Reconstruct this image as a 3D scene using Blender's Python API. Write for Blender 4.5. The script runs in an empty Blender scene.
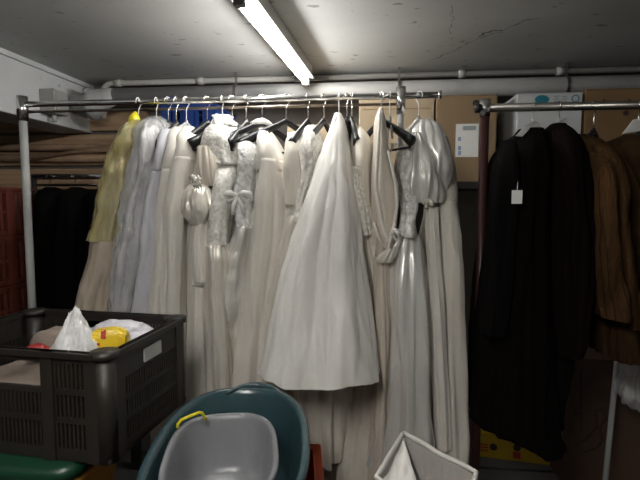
import bpy, bmesh, math, random
from mathutils import Vector, Matrix, noise
PI = math.pi
col = bpy.context.scene.collection
scene = bpy.context.scene
R = math.radians
# ------------------------------------------------------------------ camera
CAM = Vector((0, 0, 1.45)); YAW, PIT = R(6), R(4.65); FPX = 480.0
s_, c_, sp, cp = math.sin(YAW), math.cos(YAW), math.sin(PIT), math.cos(PIT)
FWD = Vector((-s_*cp, c_*cp, -sp)); RGT = Vector((c_, s_, 0)); UPV = Vector((-s_*sp, c_*sp, cp))
def ray(px, py): return FWD + RGT*((px-320)/FPX) + UPV*((240-py)/FPX)
def at(px, py, Y):
    d = ray(px, py); return CAM + d*(Y/d.y)
def atz(px, py, z):
    d = ray(px, py); return CAM + d*((z-CAM.z)/d.z)
def atx(px, py, x):
    d = ray(px, py); return CAM + d*(x/d.x)
cam = bpy.data.objects.new('camera', bpy.data.cameras.new('camera')); col.objects.link(cam)
cam.location = CAM; cam.rotation_euler = (R(90)-PIT, 0, YAW)
cam.data.sensor_width = 36; cam.data.lens = 27; cam.data.clip_start = 0.02
scene.camera = cam

# ------------------------------------------------------------------ materials
def mat(name, c, rough=.6, metal=0, bump=None, var=0, vscale=6, sheen=0, spec=.5, c2=None, thr=None, coat=0, trans=0, alpha=1, emit=0, sub=0, stretch=None):
    m = bpy.data.materials.new(name); m.use_nodes = True
    nt = m.node_tree; b = nt.nodes['Principled BSDF']; L = nt.links
    b.inputs['Base Color'].default_value = (*c, 1); b.inputs['Roughness'].default_value = rough
    b.inputs['Metallic'].default_value = metal; b.inputs['Specular IOR Level'].default_value = spec
    b.inputs['Sheen Weight'].default_value = sheen; b.inputs['Coat Weight'].default_value = coat
    b.inputs['Transmission Weight'].default_value = trans; b.inputs['Alpha'].default_value = alpha
    if emit:
        b.inputs['Emission Color'].default_value = (*c, 1); b.inputs['Emission Strength'].default_value = emit
    tc = nt.nodes.new('ShaderNodeTexCoord'); src = tc.outputs['Object']
    if stretch:
        mp = nt.nodes.new('ShaderNodeMapping'); mp.inputs['Scale'].default_value = stretch
        L.new(src, mp.inputs['Vector']); src = mp.outputs['Vector']
    if var or c2:
        n = nt.nodes.new('ShaderNodeTexNoise'); n.inputs['Scale'].default_value = vscale; n.inputs['Detail'].default_value = 6
        L.new(src, n.inputs['Vector'])
        r = nt.nodes.new('ShaderNodeValToRGB'); L.new(n.outputs['Fac'], r.inputs['Fac'])
        lo, hi = thr or (.3, .7)
        r.color_ramp.elements[0].position = lo; r.color_ramp.elements[1].position = hi
        d = c2 or tuple(x*(1-var) for x in c)
        r.color_ramp.elements[0].color = (*d, 1); r.color_ramp.elements[1].color = (*c, 1)
        L.new(r.outputs['Color'], b.inputs['Base Color'])
    if bump:
        n2 = nt.nodes.new('ShaderNodeTexNoise'); n2.inputs['Scale'].default_value = bump[0]; n2.inputs['Detail'].default_value = 5
        L.new(src, n2.inputs['Vector'])
        bp = nt.nodes.new('ShaderNodeBump'); bp.inputs['Strength'].default_value = bump[1]; bp.inputs['Distance'].default_value = bump[2] if len(bump) > 2 else .004
        L.new(n2.outputs['Fac'], bp.inputs['Height']); L.new(bp.outputs['Normal'], b.inputs['Normal'])
    return m
M = {}
M['chrome'] = mat('chrome', (.78,.77,.75), .2, 1, var=.15, vscale=30)
M['steel'] = mat('brushed_steel', (.40,.38,.35), .35, 1, var=.25, vscale=20)
M['brass'] = mat('dull_steel', (.34,.28,.22), .35, 1, var=.25, vscale=15)
M['post_grey'] = mat('grey_post', (.42,.43,.42), .4, 0, var=.15)
M['post_red'] = mat('maroon_post', (.045,.014,.012), .4)
M['black_plastic'] = mat('black_plastic', (.012,.012,.014), .32)
M['white_plastic'] = mat('white_plastic', (.75,.75,.74), .35)
M['clear_plastic'] = mat('clear_plastic', (.8,.82,.82), .15, trans=.6)
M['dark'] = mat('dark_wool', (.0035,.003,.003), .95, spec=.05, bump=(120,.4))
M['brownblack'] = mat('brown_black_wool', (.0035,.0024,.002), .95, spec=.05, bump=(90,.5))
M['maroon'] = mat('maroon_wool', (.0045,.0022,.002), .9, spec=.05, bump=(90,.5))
M['fur'] = mat('camel_fur', (.075,.038,.016), .9, spec=.05, bump=(70,.9,.01), var=.65, vscale=14, stretch=(1,1,.3))
M['fur2'] = mat('tan_suede', (.042,.023,.010), .9, spec=.05, bump=(60,.6), var=.4, vscale=10)
W = dict(var=.10, vscale=5)
M['ivory'] = mat('ivory_cloth', (.80,.76,.69), .55, bump=(60,.12,.003), sheen=.15, **W)
M['cream'] = mat('cream_cloth', (.76,.715,.63), .58, bump=(70,.12,.003), sheen=.15, **W)
M['beige'] = mat('beige_cloth', (.67,.60,.51), .6, bump=(70,.12,.003), sheen=.1, **W)
M['taupe'] = mat('taupe_cloth', (.52,.44,.35), .55, bump=(60,.15,.003), **W)
M['white'] = mat('white_cloth', (.86,.84,.80), .5, bump=(80,.1,.003), sheen=.2, **W)
M['satin'] = mat('white_satin', (.90,.885,.85), .27, metal=.4, spec=.8, bump=(18,.12,.006), coat=.35)
M['isatin'] = mat('ivory_satin', (.82,.775,.70), .28, metal=.3, spec=.6, bump=(18,.15,.006), **W)
M['lilac'] = mat('lilac_cloth', (.60,.60,.64), .5, bump=(60,.1,.003), **W)
M['lace'] = mat('ivory_lace', (.84,.82,.77), .55, c2=(.62,.59,.53), vscale=75, thr=(.38,.56), bump=(85,.9,.006))
M['bead'] = mat('beaded_lace', (.85,.85,.83), .35, c2=(.58,.57,.54), vscale=60, thr=(.36,.58), bump=(70,1,.008))
M['wrap'] = mat('clear_film', (.80,.80,.79), .12, spec=.8, alpha=.52, coat=.6, bump=(28,1,.03), var=.2, vscale=12, stretch=(1,1,.35))
M['ywrap'] = mat('yellow_film', (.66,.62,.36), .14, spec=.8, alpha=.55, coat=.6, bump=(24,1,.03), c2=(.58,.50,.20), vscale=7, thr=(.4,.6), stretch=(1,1,.4))
M['yknot'] = mat('yellow_plastic', (.80,.68,.02), .3, bump=(60,.5))
M['tag'] = mat('white_card', (.8,.8,.78), .6)
M['greycard'] = mat('greyed_paper', (.42,.42,.40), .6)
M['card'] = mat('brown_cardboard', (.29,.20,.11), .8, bump=(60,.05), var=.12, vscale=4)
M['card2'] = mat('tan_cardboard', (.46,.36,.24), .8, bump=(60,.05), var=.1, vscale=4)
M['card3'] = mat('orange_brown_cardboard', (.20,.12,.05), .8, bump=(60,.05), var=.15, vscale=4)
M['carddark'] = mat('dark_brown_cardboard', (.085,.045,.027), .8, var=.15, vscale=4)
M['wcard'] = mat('white_carton', (.58,.60,.60), .7, bump=(50,.05), var=.08)
M['teal_ink'] = mat('teal_ink', (.02,.20,.26), .6)
M['grey_ink'] = mat('grey_ink', (.30,.36,.38), .6)
M['blue_ink'] = mat('pale_blue_ink', (.25,.36,.52), .6)
M['dark_ink'] = mat('dark_brown_ink', (.035,.018,.012), .7)
M['red_ink'] = mat('red_ink', (.45,.03,.02), .6)
M['gold'] = mat('yellow_carton', (.62,.40,.012), .6, var=.08)
M['blue'] = mat('blue_plastic', (.006,.03,.16), .35)
M['redcloth'] = mat('dark_red_cloth', (.22,.02,.02), .8, bump=(40,.4))
M['redcrate'] = mat('red_plastic', (.13,.03,.018), .5, var=.25, vscale=9)
M['orange'] = mat('orange_plastic', (.42,.06,.015), .45, var=.15)
M['crate'] = mat('brown_grey_plastic', (.022,.0175,.0135), .5, var=.2, vscale=6, bump=(90,.08))
M['teal'] = mat('teal_plastic', (.036,.074,.086), .2, bump=(120,.04))
M['greytub'] = mat('grey_plastic', (.22,.225,.24), .3, bump=(120,.04))
M['green'] = mat('dark_green_plastic', (.006,.042,.02), .35)
M['ochre'] = mat('ochre_plastic', (.55,.30,.05), .4)
M['ybag'] = mat('yellow_bag', (.80,.56,.03), .3, bump=(25,.5,.01))
M['wbag'] = mat('white_bag', (.80,.80,.80), .28, bump=(22,.7,.015), alpha=.94)
M['lbag'] = mat('pale_lilac_bag', (.68,.66,.72), .3, bump=(20,.5,.01))
M['redpl'] = mat('red_pouch', (.32,.03,.03), .35, bump=(30,.5))
M['folded'] = mat('grey_beige_cloth', (.24,.19,.16), .8, bump=(50,.3))
M['wood'] = mat('rough_wood', (.54,.37,.23), .8, c2=(.32,.21,.125), vscale=5, stretch=(.6,4,9), bump=(20,.2))
M['pipebrown'] = mat('rusty_pipe', (.5,.34,.22), .7, c2=(.3,.19,.12), vscale=12)
M['pipe'] = mat('grey_painted_pipe', (.42,.42,.41), .5, var=.15, vscale=5)
M['conduit'] = mat('pale_conduit', (.50,.49,.46), .5, var=.15)
M['shelf'] = mat('dark_shelf', (.03,.027,.025), .6)
M['wbox'] = mat('pale_grey_enclosure', (.30,.30,.28), .5)
M['pallet'] = mat('grey_pallet', (.10,.10,.095), .7, var=.3, vscale=8)
M['foil'] = mat('silver_film', (.6,.6,.58), .25, spec=.8, bump=(30,1,.02))
M['batten'] = mat('white_metal', (.62,.62,.60), .4)
M['fbag'] = mat('white_fabric', (.60,.58,.54), .75, bump=(80,.2))
M['lining'] = mat('grey_lining', (.42,.40,.37), .8, bump=(80,.2))
TUBE = mat('lit_tube', (1,.985,.955), .4, emit=19)
FILL_TUBE = mat('fill_tube', (1,.97,.92), .4, emit=50)  # stronger glow, only for the added fill lamp
M['capdark'] = mat('dark_lamp_holder', (.05,.05,.05), .5)

def concrete(name, base, dirt, spots, scl=1.3, stretch=(1,1,1), th=.68):
    m = bpy.data.materials.new(name); m.use_nodes = True; nt = m.node_tree; L = nt.links; b = nt.nodes['Principled BSDF']
    b.inputs['Roughness'].default_value = .75; b.inputs['Specular IOR Level'].default_value = .3
    tc = nt.nodes.new('ShaderNodeTexCoord')
    def nz(sc, det, lo, hi, dist=0):
        n = nt.nodes.new('ShaderNodeTexNoise'); n.inputs['Scale'].default_value = sc; n.inputs['Detail'].default_value = det; n.inputs['Distortion'].default_value = dist
        mp = nt.nodes.new('ShaderNodeMapping'); mp.inputs['Scale'].default_value = stretch; L.new(tc.outputs['Object'], mp.inputs['Vector']); L.new(mp.outputs['Vector'], n.inputs['Vector'])
        r = nt.nodes.new('ShaderNodeMapRange'); r.inputs['From Min'].default_value = lo; r.inputs['From Max'].default_value = hi
        L.new(n.outputs['Fac'], r.inputs['Value']); return r.outputs['Result'], n
    a, _ = nz(scl, 8, .35, .65, .4); s2, nn = nz(14, 3, th, th+.06); 
    m1 = nt.nodes.new('ShaderNodeMix'); m1.data_type = 'RGBA'; m1.inputs[6].default_value = (*dirt, 1); m1.inputs[7].default_value = (*base, 1); L.new(a, m1.inputs[0])
    m2 = nt.nodes.new('ShaderNodeMix'); m2.data_type = 'RGBA'; m2.inputs[7].default_value = (*spots, 1); L.new(s2, m2.inputs[0]); L.new(m1.outputs[2], m2.inputs[6])
    L.new(m2.outputs[2], b.inputs['Base Color'])
    n3 = nt.nodes.new('ShaderNodeTexNoise'); n3.inputs['Scale'].default_value = 45; n3.inputs['Detail'].default_value = 6; L.new(tc.outputs['Object'], n3.inputs['Vector'])
    bp = nt.nodes.new('ShaderNodeBump'); bp.inputs['Strength'].default_value = .15; bp.inputs['Distance'].default_value = .005
    L.new(n3.outputs['Fac'], bp.inputs['Height']); L.new(bp.outputs['Normal'], b.inputs['Normal'])
    return m
M['ceil'] = concrete('painted_ceiling', (.52,.53,.52), (.42,.425,.41), (.24,.23,.22), 1.1, (.75,1.4,1), .65)
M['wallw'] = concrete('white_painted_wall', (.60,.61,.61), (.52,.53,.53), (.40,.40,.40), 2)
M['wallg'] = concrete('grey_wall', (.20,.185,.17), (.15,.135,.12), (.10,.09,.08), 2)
M['walld'] = concrete('dark_wall', (.03,.026,.022), (.02,.017,.015), (.015,.013,.012), 2)
M['floor'] = concrete('concrete_floor', (.16,.155,.15), (.11,.105,.10), (.06,.06,.06), 2.5)

# ------------------------------------------------------------------ mesh builder
def tag(o, label, cat, group=None, kind=None):
    if label: o['label'] = label
    if cat: o['category'] = cat
    if group: o['group'] = group
    if kind: o['kind'] = kind
    return o
def thing(name, label, cat, loc, group=None, rz=0):
    o = bpy.data.objects.new(name, None); col.objects.link(o); o.empty_display_size = .05
    o.location = loc; o.rotation_euler = (0, 0, rz)
    return tag(o, label, cat, group)
def wloc(o):
    v = Vector((0,0,0))
    while o: v += o.location; o = o.parent
    return v
class MB:
    def __init__(s): s.v = []; s.f = []
    def add(s, vs, fs):
        n = len(s.v); s.v += [Vector(p) for p in vs]; s.f += [[i+n for i in f] for f in fs]; return s
    def box(s, c, sz, mtx=None):
        x, y, z = [q/2 for q in sz]
        vs = [Vector(p) for p in ((-x,-y,-z),(x,-y,-z),(x,y,-z),(-x,y,-z),(-x,-y,z),(x,-y,z),(x,y,z),(-x,y,z))]
        if mtx is not None: vs = [mtx @ p for p in vs]
        c = Vector(c)
        return s.add([p+c for p in vs], [(0,3,2,1),(4,5,6,7),(0,1,5,4),(1,2,6,5),(2,3,7,6),(3,0,4,7)])
    def b2(s, a, b):
        a, b = Vector(a), Vector(b); return s.box((a+b)/2, [abs(q) for q in (b-a)])
    def rings(s, rs, cap=True, capb=True):
        n = len(rs[0]); vs = [p for r in rs for p in r]; fs = []
        for i in range(len(rs)-1):
            for j in range(n):
                k = (j+1) % n; fs.append((i*n+j, i*n+k, (i+1)*n+k, (i+1)*n+j))
        if cap: fs.append(tuple(range(n))[::-1])
        if capb: fs.append(tuple((len(rs)-1)*n+j for j in range(n)))
        return s.add(vs, fs)
    def tube(s, pts, r, n=12, cap=True, flat=None):
        pts = [Vector(p) for p in pts]; rs = []
        rad = r if isinstance(r, (list, tuple)) else [r]*len(pts)
        prev = None
        for i, p in enumerate(pts):
            t = (pts[min(i+1, len(pts)-1)] - pts[max(i-1, 0)]).normalized()
            if prev is None:
                u = Vector((0,0,1)) if abs(t.z) < .9 else Vector((0,1,0))
                u = (u - t*u.dot(t)).normalized()
            else: u = (prev - t*prev.dot(t)).normalized()
            prev = u; w = t.cross(u); fz = flat or 1
            rs.append([p + (u*math.cos(2*PI*j/n) + w*math.sin(2*PI*j/n)*fz)*rad[i] for j in range(n)])
        return s.rings(rs, cap, cap)
    def build(s, name, m, parent=None, smooth=False, bevel=0, solid=0, label=None, sub=0):
        P = wloc(parent) if parent else None
        if P is None:
            xs = [p.x for p in s.v]; ys = [p.y for p in s.v]; zs = [p.z for p in s.v]
            P = Vector(((min(xs)+max(xs))/2, (min(ys)+max(ys))/2, min(zs)))
        me = bpy.data.meshes.new(name); me.from_pydata([p-P for p in s.v], [], s.f); me.update()
        bm = bmesh.new(); bm.from_mesh(me); bmesh.ops.recalc_face_normals(bm, faces=bm.faces); bm.to_mesh(me); bm.free()
        if smooth: me.polygons.foreach_set('use_smooth', [True]*len(me.polygons))
        me.materials.append(m)
        o = bpy.data.objects.new(name, me); col.objects.link(o)
        if parent: o.parent = parent
        else: o.location = P
        if solid:
            md = o.modifiers.new('solid', 'SOLIDIFY'); md.thickness = solid; md.offset = 0
        if bevel:
            md = o.modifiers.new('bevel', 'BEVEL'); md.width = bevel; md.segments = 2; md.limit_method = 'ANGLE'
        if sub:
            md = o.modifiers.new('sub', 'SUBSURF'); md.levels = sub; md.render_levels = sub
        if label: o['label'] = label
        return o
def copy_tree(o, parent=None):
    c = o.copy(); col.objects.link(c); c.parent = parent
    for ch in list(o.children): copy_tree(ch, c)
    return c
def struct(o): o['kind'] = 'structure'; return o
def arc(c, r, a0, a1, n, u, v):
    return [Vector(c) + u*(r*math.cos(a0+(a1-a0)*i/n)) + v*(r*math.sin(a0+(a1-a0)*i/n)) for i in range(n+1)]
X, Y3, Z = Vector((1,0,0)), Vector((0,1,0)), Vector((0,0,1))

# ------------------------------------------------------------------ room
CZ, BW, LX = 2.16, 2.88, -1.73
BEAMZ = 1.87
struct(MB().b2((-3.3,-2.6,CZ),(3,3.0,CZ+.1)).build('ceiling', M['ceil']))
struct(MB().b2((-3.3,-2.6,-.1),(3,3.0,0)).build('floor', M['floor']))
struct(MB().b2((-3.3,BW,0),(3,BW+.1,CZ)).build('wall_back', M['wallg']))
struct(MB().b2((2.9,-2.6,0),(3.0,BW,CZ)).build('wall_right', M['wallw']))
struct(MB().b2((-3.3,-2.6,0),(3,-2.5,CZ)).build('wall_front', M['wallw']))
struct(MB().b2((-3.4,-2.6,0),(-3.3,BW,CZ)).build('wall_left', M['walld']))
struct(MB().b2((LX-.22,-2.5,BEAMZ),(LX,BW,CZ)).build('trim_1', M['wallw'], bevel=.006))
tr = struct(MB().b2((LX,-2.5,CZ-.025),(LX+.018,BW,CZ)).build('trim_2', M['wallw']))
# crack and stains in the ceiling paint
def crack(pts, w, parent=None):
    m = MB(); rnd = random.Random(5)
    P = [atz(x, y, CZ-.0006) for x, y in pts]; Q = []
    for a, b in zip(P, P[1:]):
        for i in range(5):
            q = a.lerp(b, i/5); q.x += rnd.uniform(-.01,.01); q.y += rnd.uniform(-.01,.01); Q.append(q)
    Q.append(P[-1])
    vs = []; fs = []
    for i, q in enumerate(Q):
        t = (Q[min(i+1,len(Q)-1)]-Q[max(i-1,0)]).normalized(); n = Vector((-t.y,t.x,0))*w*rnd.uniform(.3,1.2)
        vs += [q+n, q-n]
        if i: fs.append((2*i-2,2*i-1,2*i+1,2*i))
    m.add(vs, fs); return m
ceil = bpy.data.objects['ceiling']
M['crack'] = mat('crack_dark', (.13,.125,.12), .9)  # flat dark colour of the crack lines
M['flake'] = mat('bare_plaster', (.62,.61,.58), .9)
for pts, w, mm in (([(430,60),(455,50),(480,38),(500,32),(520,22),(540,18)], 0.0033, 'crack'), ([(478,36),(490,31),(502,30)], 0.0077, 'crack'),
                   ([(470,42),(492,34),(518,21)], 0.0022, 'flake'), ([(451,5),(452,20),(451,34)], 0.0017, 'crack')):
    o = crack(pts, w).build('paint_crack', M[mm], ceil)

# boards and old pipes on the back wall under the beam
o = MB()
for i, (y0, y1) in enumerate(((112,132),(134,149),(151,166),(168,190))):
    zt, zb = at(60,y0,2.84).z, at(60,y1,2.84).z
    o.b2((-3.2,2.845,zb+.004),(at(128,150,2.84).x+.12,2.879,zt-.004))
struct(o.build('trim_3', M['wood'], bevel=.004))
for y, yy, r, lab in ((148,147,.022,'rusty brown pipe along the boards under the beam, upper one'), (158,158,.026,'rusty brown pipe along the boards under the beam, lower one')):
    a, b = at(-60,y,2.845-r), at(150,yy,2.845-r)
    tag(MB().tube([a,b], r, 14).build('pipe', M['pipebrown'], smooth=True), lab, 'pipe', 'rusty pipes on the boards')
tag(MB().tube([at(22,161,2.78), at(72,152,2.78), at(120,149,2.78)], .011, 10).build('pipe', M['pipebrown'], smooth=True), 'thin brown pipe crossing slantwise in front of two thicker ones', 'pipe')

# ceiling conduit
cy = 2.74
zc = CZ-.035
def cpt(px, py): return at(px, py, cy)
a = at(112,82,cy); b = at(660,64,cy); zc = (a.z+b.z)/2; zc = min(zc, CZ-.022)
con = thing('conduit', 'thin pale conduit running along the ceiling above the thick pipe', 'conduit', (0, cy, zc))
pts = [Vector((2.8,cy,zc)), Vector((a.x,cy,zc))] + [Vector((a.x,cy,zc-.06)) + Vector((-.06*math.sin(t),0,.06*math.cos(t))) for t in [R(q) for q in range(15,91,15)]] + [Vector((a.x-.06,cy,zc-.20))]
MB().tube(pts, .016, 14).build('tube', M['conduit'], con, True)
for px in (118,200,298,462,560):
    p = at(px, 76, cy); MB().tube([(p.x-.02,cy,zc),(p.x+.02,cy,zc)], .021, 14).build('coupling', M['conduit'], con, True)
# thick pipe
ty = 2.66
p1 = at(150,98,ty); p2 = at(620,82,ty); tz = (p1.z+p2.z)/2
TP = thing('waste_pipe', 'thick grey pipe running along under the ceiling behind the rails', 'pipe', (0, ty, tz))
x0 = at(112,98,ty).x
pp = [Vector((2.85,ty,tz)), Vector((x0,ty,tz))] + [Vector((x0,ty,tz-.1)) + Vector((-.1*math.sin(t),0,.1*math.cos(t))) for t in [R(q) for q in (20,40,60)]]
MB().tube([(2.85,ty,tz),(x0,ty,tz)], .046, 24).build('pipe_run', M['pipe'], TP, True)
xe = LX+.02
MB().tube([(x0+.02,ty,tz),(x0-.03,ty,tz-.008),(x0-.09,ty,tz-.03),(x0-.12,ty,tz-.04),(x0-.125,ty,tz-.04)], [.047,.055,.078,.095,.09], 24).build('bell_end', M['pipe'], TP, True)
MB().tube([(x0-.11,ty,tz-.035),(xe,ty,tz-.035)], .05, 24).build('pipe_stub', M['pipe'], TP, True)
for px in (236,399,566):
    p = at(px,80,ty)
    k = MB().tube([(p.x-.008,ty,tz),(p.x+.008,ty,tz)], .05, 24); k.b2((p.x-.006,ty-.006,tz+.04),(p.x+.006,ty+.006,CZ)); k.build('pipe_clip', M['steel'], TP)
# electrical box on the beam
a = atx(48,91,LX+.05); b = atx(63,118,LX+.05)
yb0, yb1 = atx(47,95,LX+.045).y, atx(61,95,LX+.045).y
zt, zb = atx(52,90,LX+.045).z, atx(58,118,LX+.045).z
eb = thing('junction_box', 'small pale grey electrical box on the white beam', 'junction box', (LX, (yb0+yb1)/2, zb))
MB().b2((LX,yb0,zb+.012),(LX+.085,yb1,zt)).build('enclosure', M['wbox'], eb, bevel=.004)
MB().b2((LX+.085,yb0+.008,zb+.02),(LX+.092,yb1-.008,zt-.008)).build('cover', M['wbox'], eb, bevel=.003)
MB().tube([(LX+.04,(yb0+yb1)/2,zb+.014),(LX+.04,(yb0+yb1)/2,zb-.025)], .012, 12).build('cable_gland', M['pipe'], eb, True)

# ------------------------------------------------------------------ lamp
def lamp(name, label, A, B, zt, tm=None):
    A, B = Vector(A), Vector(B); t = (B-A).normalized(); n = Vector((-t.y,t.x,0))
    L = thing(name, label, 'lamp', ((A.x+B.x)/2,(A.y+B.y)/2,zt))
    mx = Matrix((t, n, Z)).transposed()
    mid = (A+B)/2; ln = (B-A).length
    mid.z = 0
    MB().box((mid.x,mid.y,(CZ+zt+.03)/2), (ln+.10,.06,CZ-zt-.03), mx).build('housing', M['batten'], L, bevel=.004)
    MB().box((mid.x,mid.y,zt+.024), (ln+.10,.084,.006), mx).build('added_shade_strip', M['batten'], L, bevel=.002)  # added strip above the tube, keeps its glare off the nearby ceiling
    MB().tube([A, B], .0135, 20).build('tube', tm or TUBE, L, True)
    for e, q in ((A,-t),(B,t)):
        MB().box((e+q*.022)+Vector((0,0,.018)), (.03,.036,.07), mx).build('lamp_holder', M['capdark' if e is A else 'batten'], L, bevel=.004)
    return L
zt = 2.07
lamp('fluorescent_lamp', 'lit fluorescent tube lamp on the ceiling above the dresses', atz(242,4,zt), atz(305,81,zt), zt)
FILL_LAMP = lamp('fluorescent_lamp', 'added unseen fluorescent fill lamp over the aisle, brightening the dress fronts', (-.42,-.62,zt), (-.33,.46,zt), zt, FILL_TUBE)  # added out-of-view lamp, brighter than the visible one, fills the dress fronts

# ------------------------------------------------------------------ racks
RY = 1.95
RZ = (at(25,103,RY).z + at(300,98.5,RY).z + at(400,97,RY).z)/3
xL = at(22,100,RY).x; xR = at(401,100,RY).x; xE = at(441,97,RY).x
rack = thing('clothes_rack', 'chrome clothes rack with white dresses, grey left post', 'clothes rack', ((xL+xR)/2, RY, 0))
MB().tube([(xL,RY,RZ),(xE,RY,RZ)], .0125, 20).build('rail', M['chrome'], rack, True)
MB().tube([(xE-.012,RY,RZ),(xE,RY,RZ)], .018, 16).build('end_cap', M['chrome'], rack, True)
MB().tube([(xL,RY+.05,RZ-.022),(xR,RY+.05,RZ-.022)], .006, 12).build('lower_rod', M['brass'], rack, True)
for x in (xL, xR):
    MB().tube([(x,RY,.04),(x,RY,RZ-.05)], .0165 if x == xL else .012, 18).build('post', M['post_grey'], rack, True)
    MB().tube([(x,RY,RZ-.07),(x,RY,RZ+.034)], .0225 if x == xL else .019, 20).build('post_cap', M['chrome'], rack, True)
    MB().tube([(x,RY-.25,.02),(x,RY+.25,.02)], .015, 12).build('foot', M['post_grey'], rack, True)
    MB().tube([(x,RY,RZ-.03),(x,RY+.05,RZ-.022)], .008, 8).build('rod_bracket', M['brass'], rack, True)
R2Y = 1.80
R2Z = (at(490,107,R2Y).z + at(640,106,R2Y).z)/2
x2 = at(485,105,R2Y).x
rack2 = thing('clothes_rack', 'steel clothes rack with dark coats, maroon post', 'clothes rack', (x2, R2Y, 0))
MB().tube([(x2-.015,R2Y,R2Z),(2.2,R2Y,R2Z)], .015, 20).build('rail', M['steel'], rack2, True)
MB().tube([(x2-.034,R2Y,R2Z),(x2-.012,R2Y,R2Z)], .017, 14).build('end_knob', M['black_plastic'], rack2, True)
for x in (x2, 2.18):
    MB().tube([(x,R2Y,.04),(x,R2Y,R2Z-.02)], .0165, 18).build('post', M['post_red'], rack2, True)
    MB().tube([(x,R2Y,R2Z-.03),(x,R2Y,R2Z+.03)], .0195, 20).build('post_cap', M['chrome'], rack2, True)
    MB().tube([(x,R2Y-.25,.02),(x,R2Y+.25,.02)], .015, 12).build('foot', M['post_red'], rack2, True)
R3Y = 2.5
p = at(34,177,R3Y); q = at(150,177,R3Y); R3Z = p.z
rack3 = thing('clothes_rack', 'low steel clothes rail in the dark recess behind the dresses', 'clothes rack', (p.x, R3Y, 0))
MB().tube([(p.x,R3Y,R3Z),(q.x,R3Y,R3Z)], .015, 16).build('rail', M['chrome'], rack3, True)
MB().tube([(p.x,R3Y,R3Z-.045),(q.x,R3Y,R3Z-.045)], .007, 12).build('lower_rod', M['chrome'], rack3, True)
for x in (p.x, q.x):
    MB().tube([(x,R3Y,0),(x,R3Y,R3Z+.015)], .014, 14).build('post', M['shelf'], rack3, True)

# ------------------------------------------------------------------ hangers
def hanger(name, black=True, w=.205):
    h = thing(name, '', 'hanger', (0,0,0))
    # hook: loop rests over the rail whose centre is the origin
    lp = [Vector((.0195*math.cos(t), 0, -.004+.0195*math.sin(t))) for t in [R(195-q*15) for q in range(0, 17)]]
    lp += [Vector((.004,0,-.030)), Vector((.0,0,-.042)), Vector((0,0,-.098))]
    MB().tube(lp, .0021, 8).build('hook', M['chrome' if black else 'white_plastic'], h, True)
    mm = M['black_plastic'] if black else M['clear_plastic']
    pts = []; rad = []
    for i in range(-16, 17):
        t = i/16; pts.append(Vector((w*t, 0, -.100 - (.098 if black else .078)*abs(t)**1.25 + .006*math.exp(-(t*7)**2))))
        rad.append(.0125 + (.009*abs(t)**2 if black else -.004))
    b = MB().tube(pts, rad, 12, flat=.75 if black else .6).build('shoulder_body', mm, h, True)
    MB().tube([(-w+.008,0,-.2),(-w+.01,0,-.218),(w-.01,0,-.218),(w-.008,0,-.2)], .0045, 8).build('trouser_bar', mm, h, True)
    MB().tube([(0,0,-.098),(0,0,-.08)], .007, 10).build('hook_collar', mm, h, True)
    return h
HB = hanger('clothes_hanger'); HS = hanger('clothes_hanger', True, .15); HW = hanger('clothes_hanger', False, .15)
used = set()
def hang(px, rz, kind='b', label='', dz=0, x=None, ry=RY, rzz=RZ, group='hangers on the dress rail', white=False):
    proto = {'b': HB, 's': HS, 'w': HW}[kind]
    if proto in used: o = copy_tree(proto)
    else: o = proto; used.add(proto)
    o.location = (at(px, 98, ry).x if x is None else x, ry, rzz+(.0005)); o.rotation_euler = (0, 0, R(rz))
    o['label'] = label; o['category'] = 'hanger'; o['group'] = group
    return o
hang(138, 88, 'w', 'white hook hanger holding the yellow covered garment')
hang(156, 95, 'w', 'pale hanger holding the clear film wrapped garment')
hang(168, 62, 's', 'black hanger just right of the film wrapped garment, holding the lilac dress')
hang(176, 84, 's', 'black hanger holding the narrow ivory dress next to the lilac one')
hang(186, 70, 'w', 'clear hanger with slanting arms holding the smooth cream dress')
hang(207, 68, 's', 'black hanger with curved hook holding the lace bodice dress with gathered skirt')
hang(222, 92, 'w', 'pale hanger holding the lace shouldered dress with puff sleeve')
hang(232, 56, 'b', 'empty black hanger turned sideways showing its bar, beside the lace shoulder')
hang(246, 80, 's', 'black hanger holding the beaded lace dress')
h8 = hang(262, 47, 'b', 'black hanger with white padded top, arm pointing to the left')
MB().tube([h8.location+Vector((.05*q*math.cos(R(47)), .05*q*math.sin(R(47)), -.089-.016*abs(q)**1.3)) for q in (-1,-.5,0,.5,1)], [.009,.0135,.0145,.0135,.009], 12).build('padding', M['white'], None, True)
pd = bpy.data.objects['padding']; mw = pd.location.copy(); pd.parent = h8
pd.location = Matrix.Rotation(-R(47), 3, 'Z') @ (mw - h8.location); pd.rotation_euler = (0,0,-R(47)); pd['label'] = 'white padded top'
hang(286, 38, 'b', 'black hanger with wide shoulder above the sleeveless cream dress')
hang(308, 74, 's', 'black hanger holding the ruched ivory dress')
hang(324, 70, 's', 'black hanger between the ruched dress and the big white skirt')
hang(339, 95, 'w', 'pale hanger at the peak of the big white skirt')
hang(347, 78, 's', 'black hanger just right of the white skirt peak')
hang(352, 100, 's', 'black hanger holding the beige dress with long skirt')
hang(381, -58, 'b', 'black hanger with its bare right arm sticking out by the chrome post cap')
hang(390, 92, 'w', 'thin white hook hanger holding the satin dress by the right post')
hang(419, 125, 'w', 'clear hanger at the rail end holding the plain cream gown')

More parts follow.
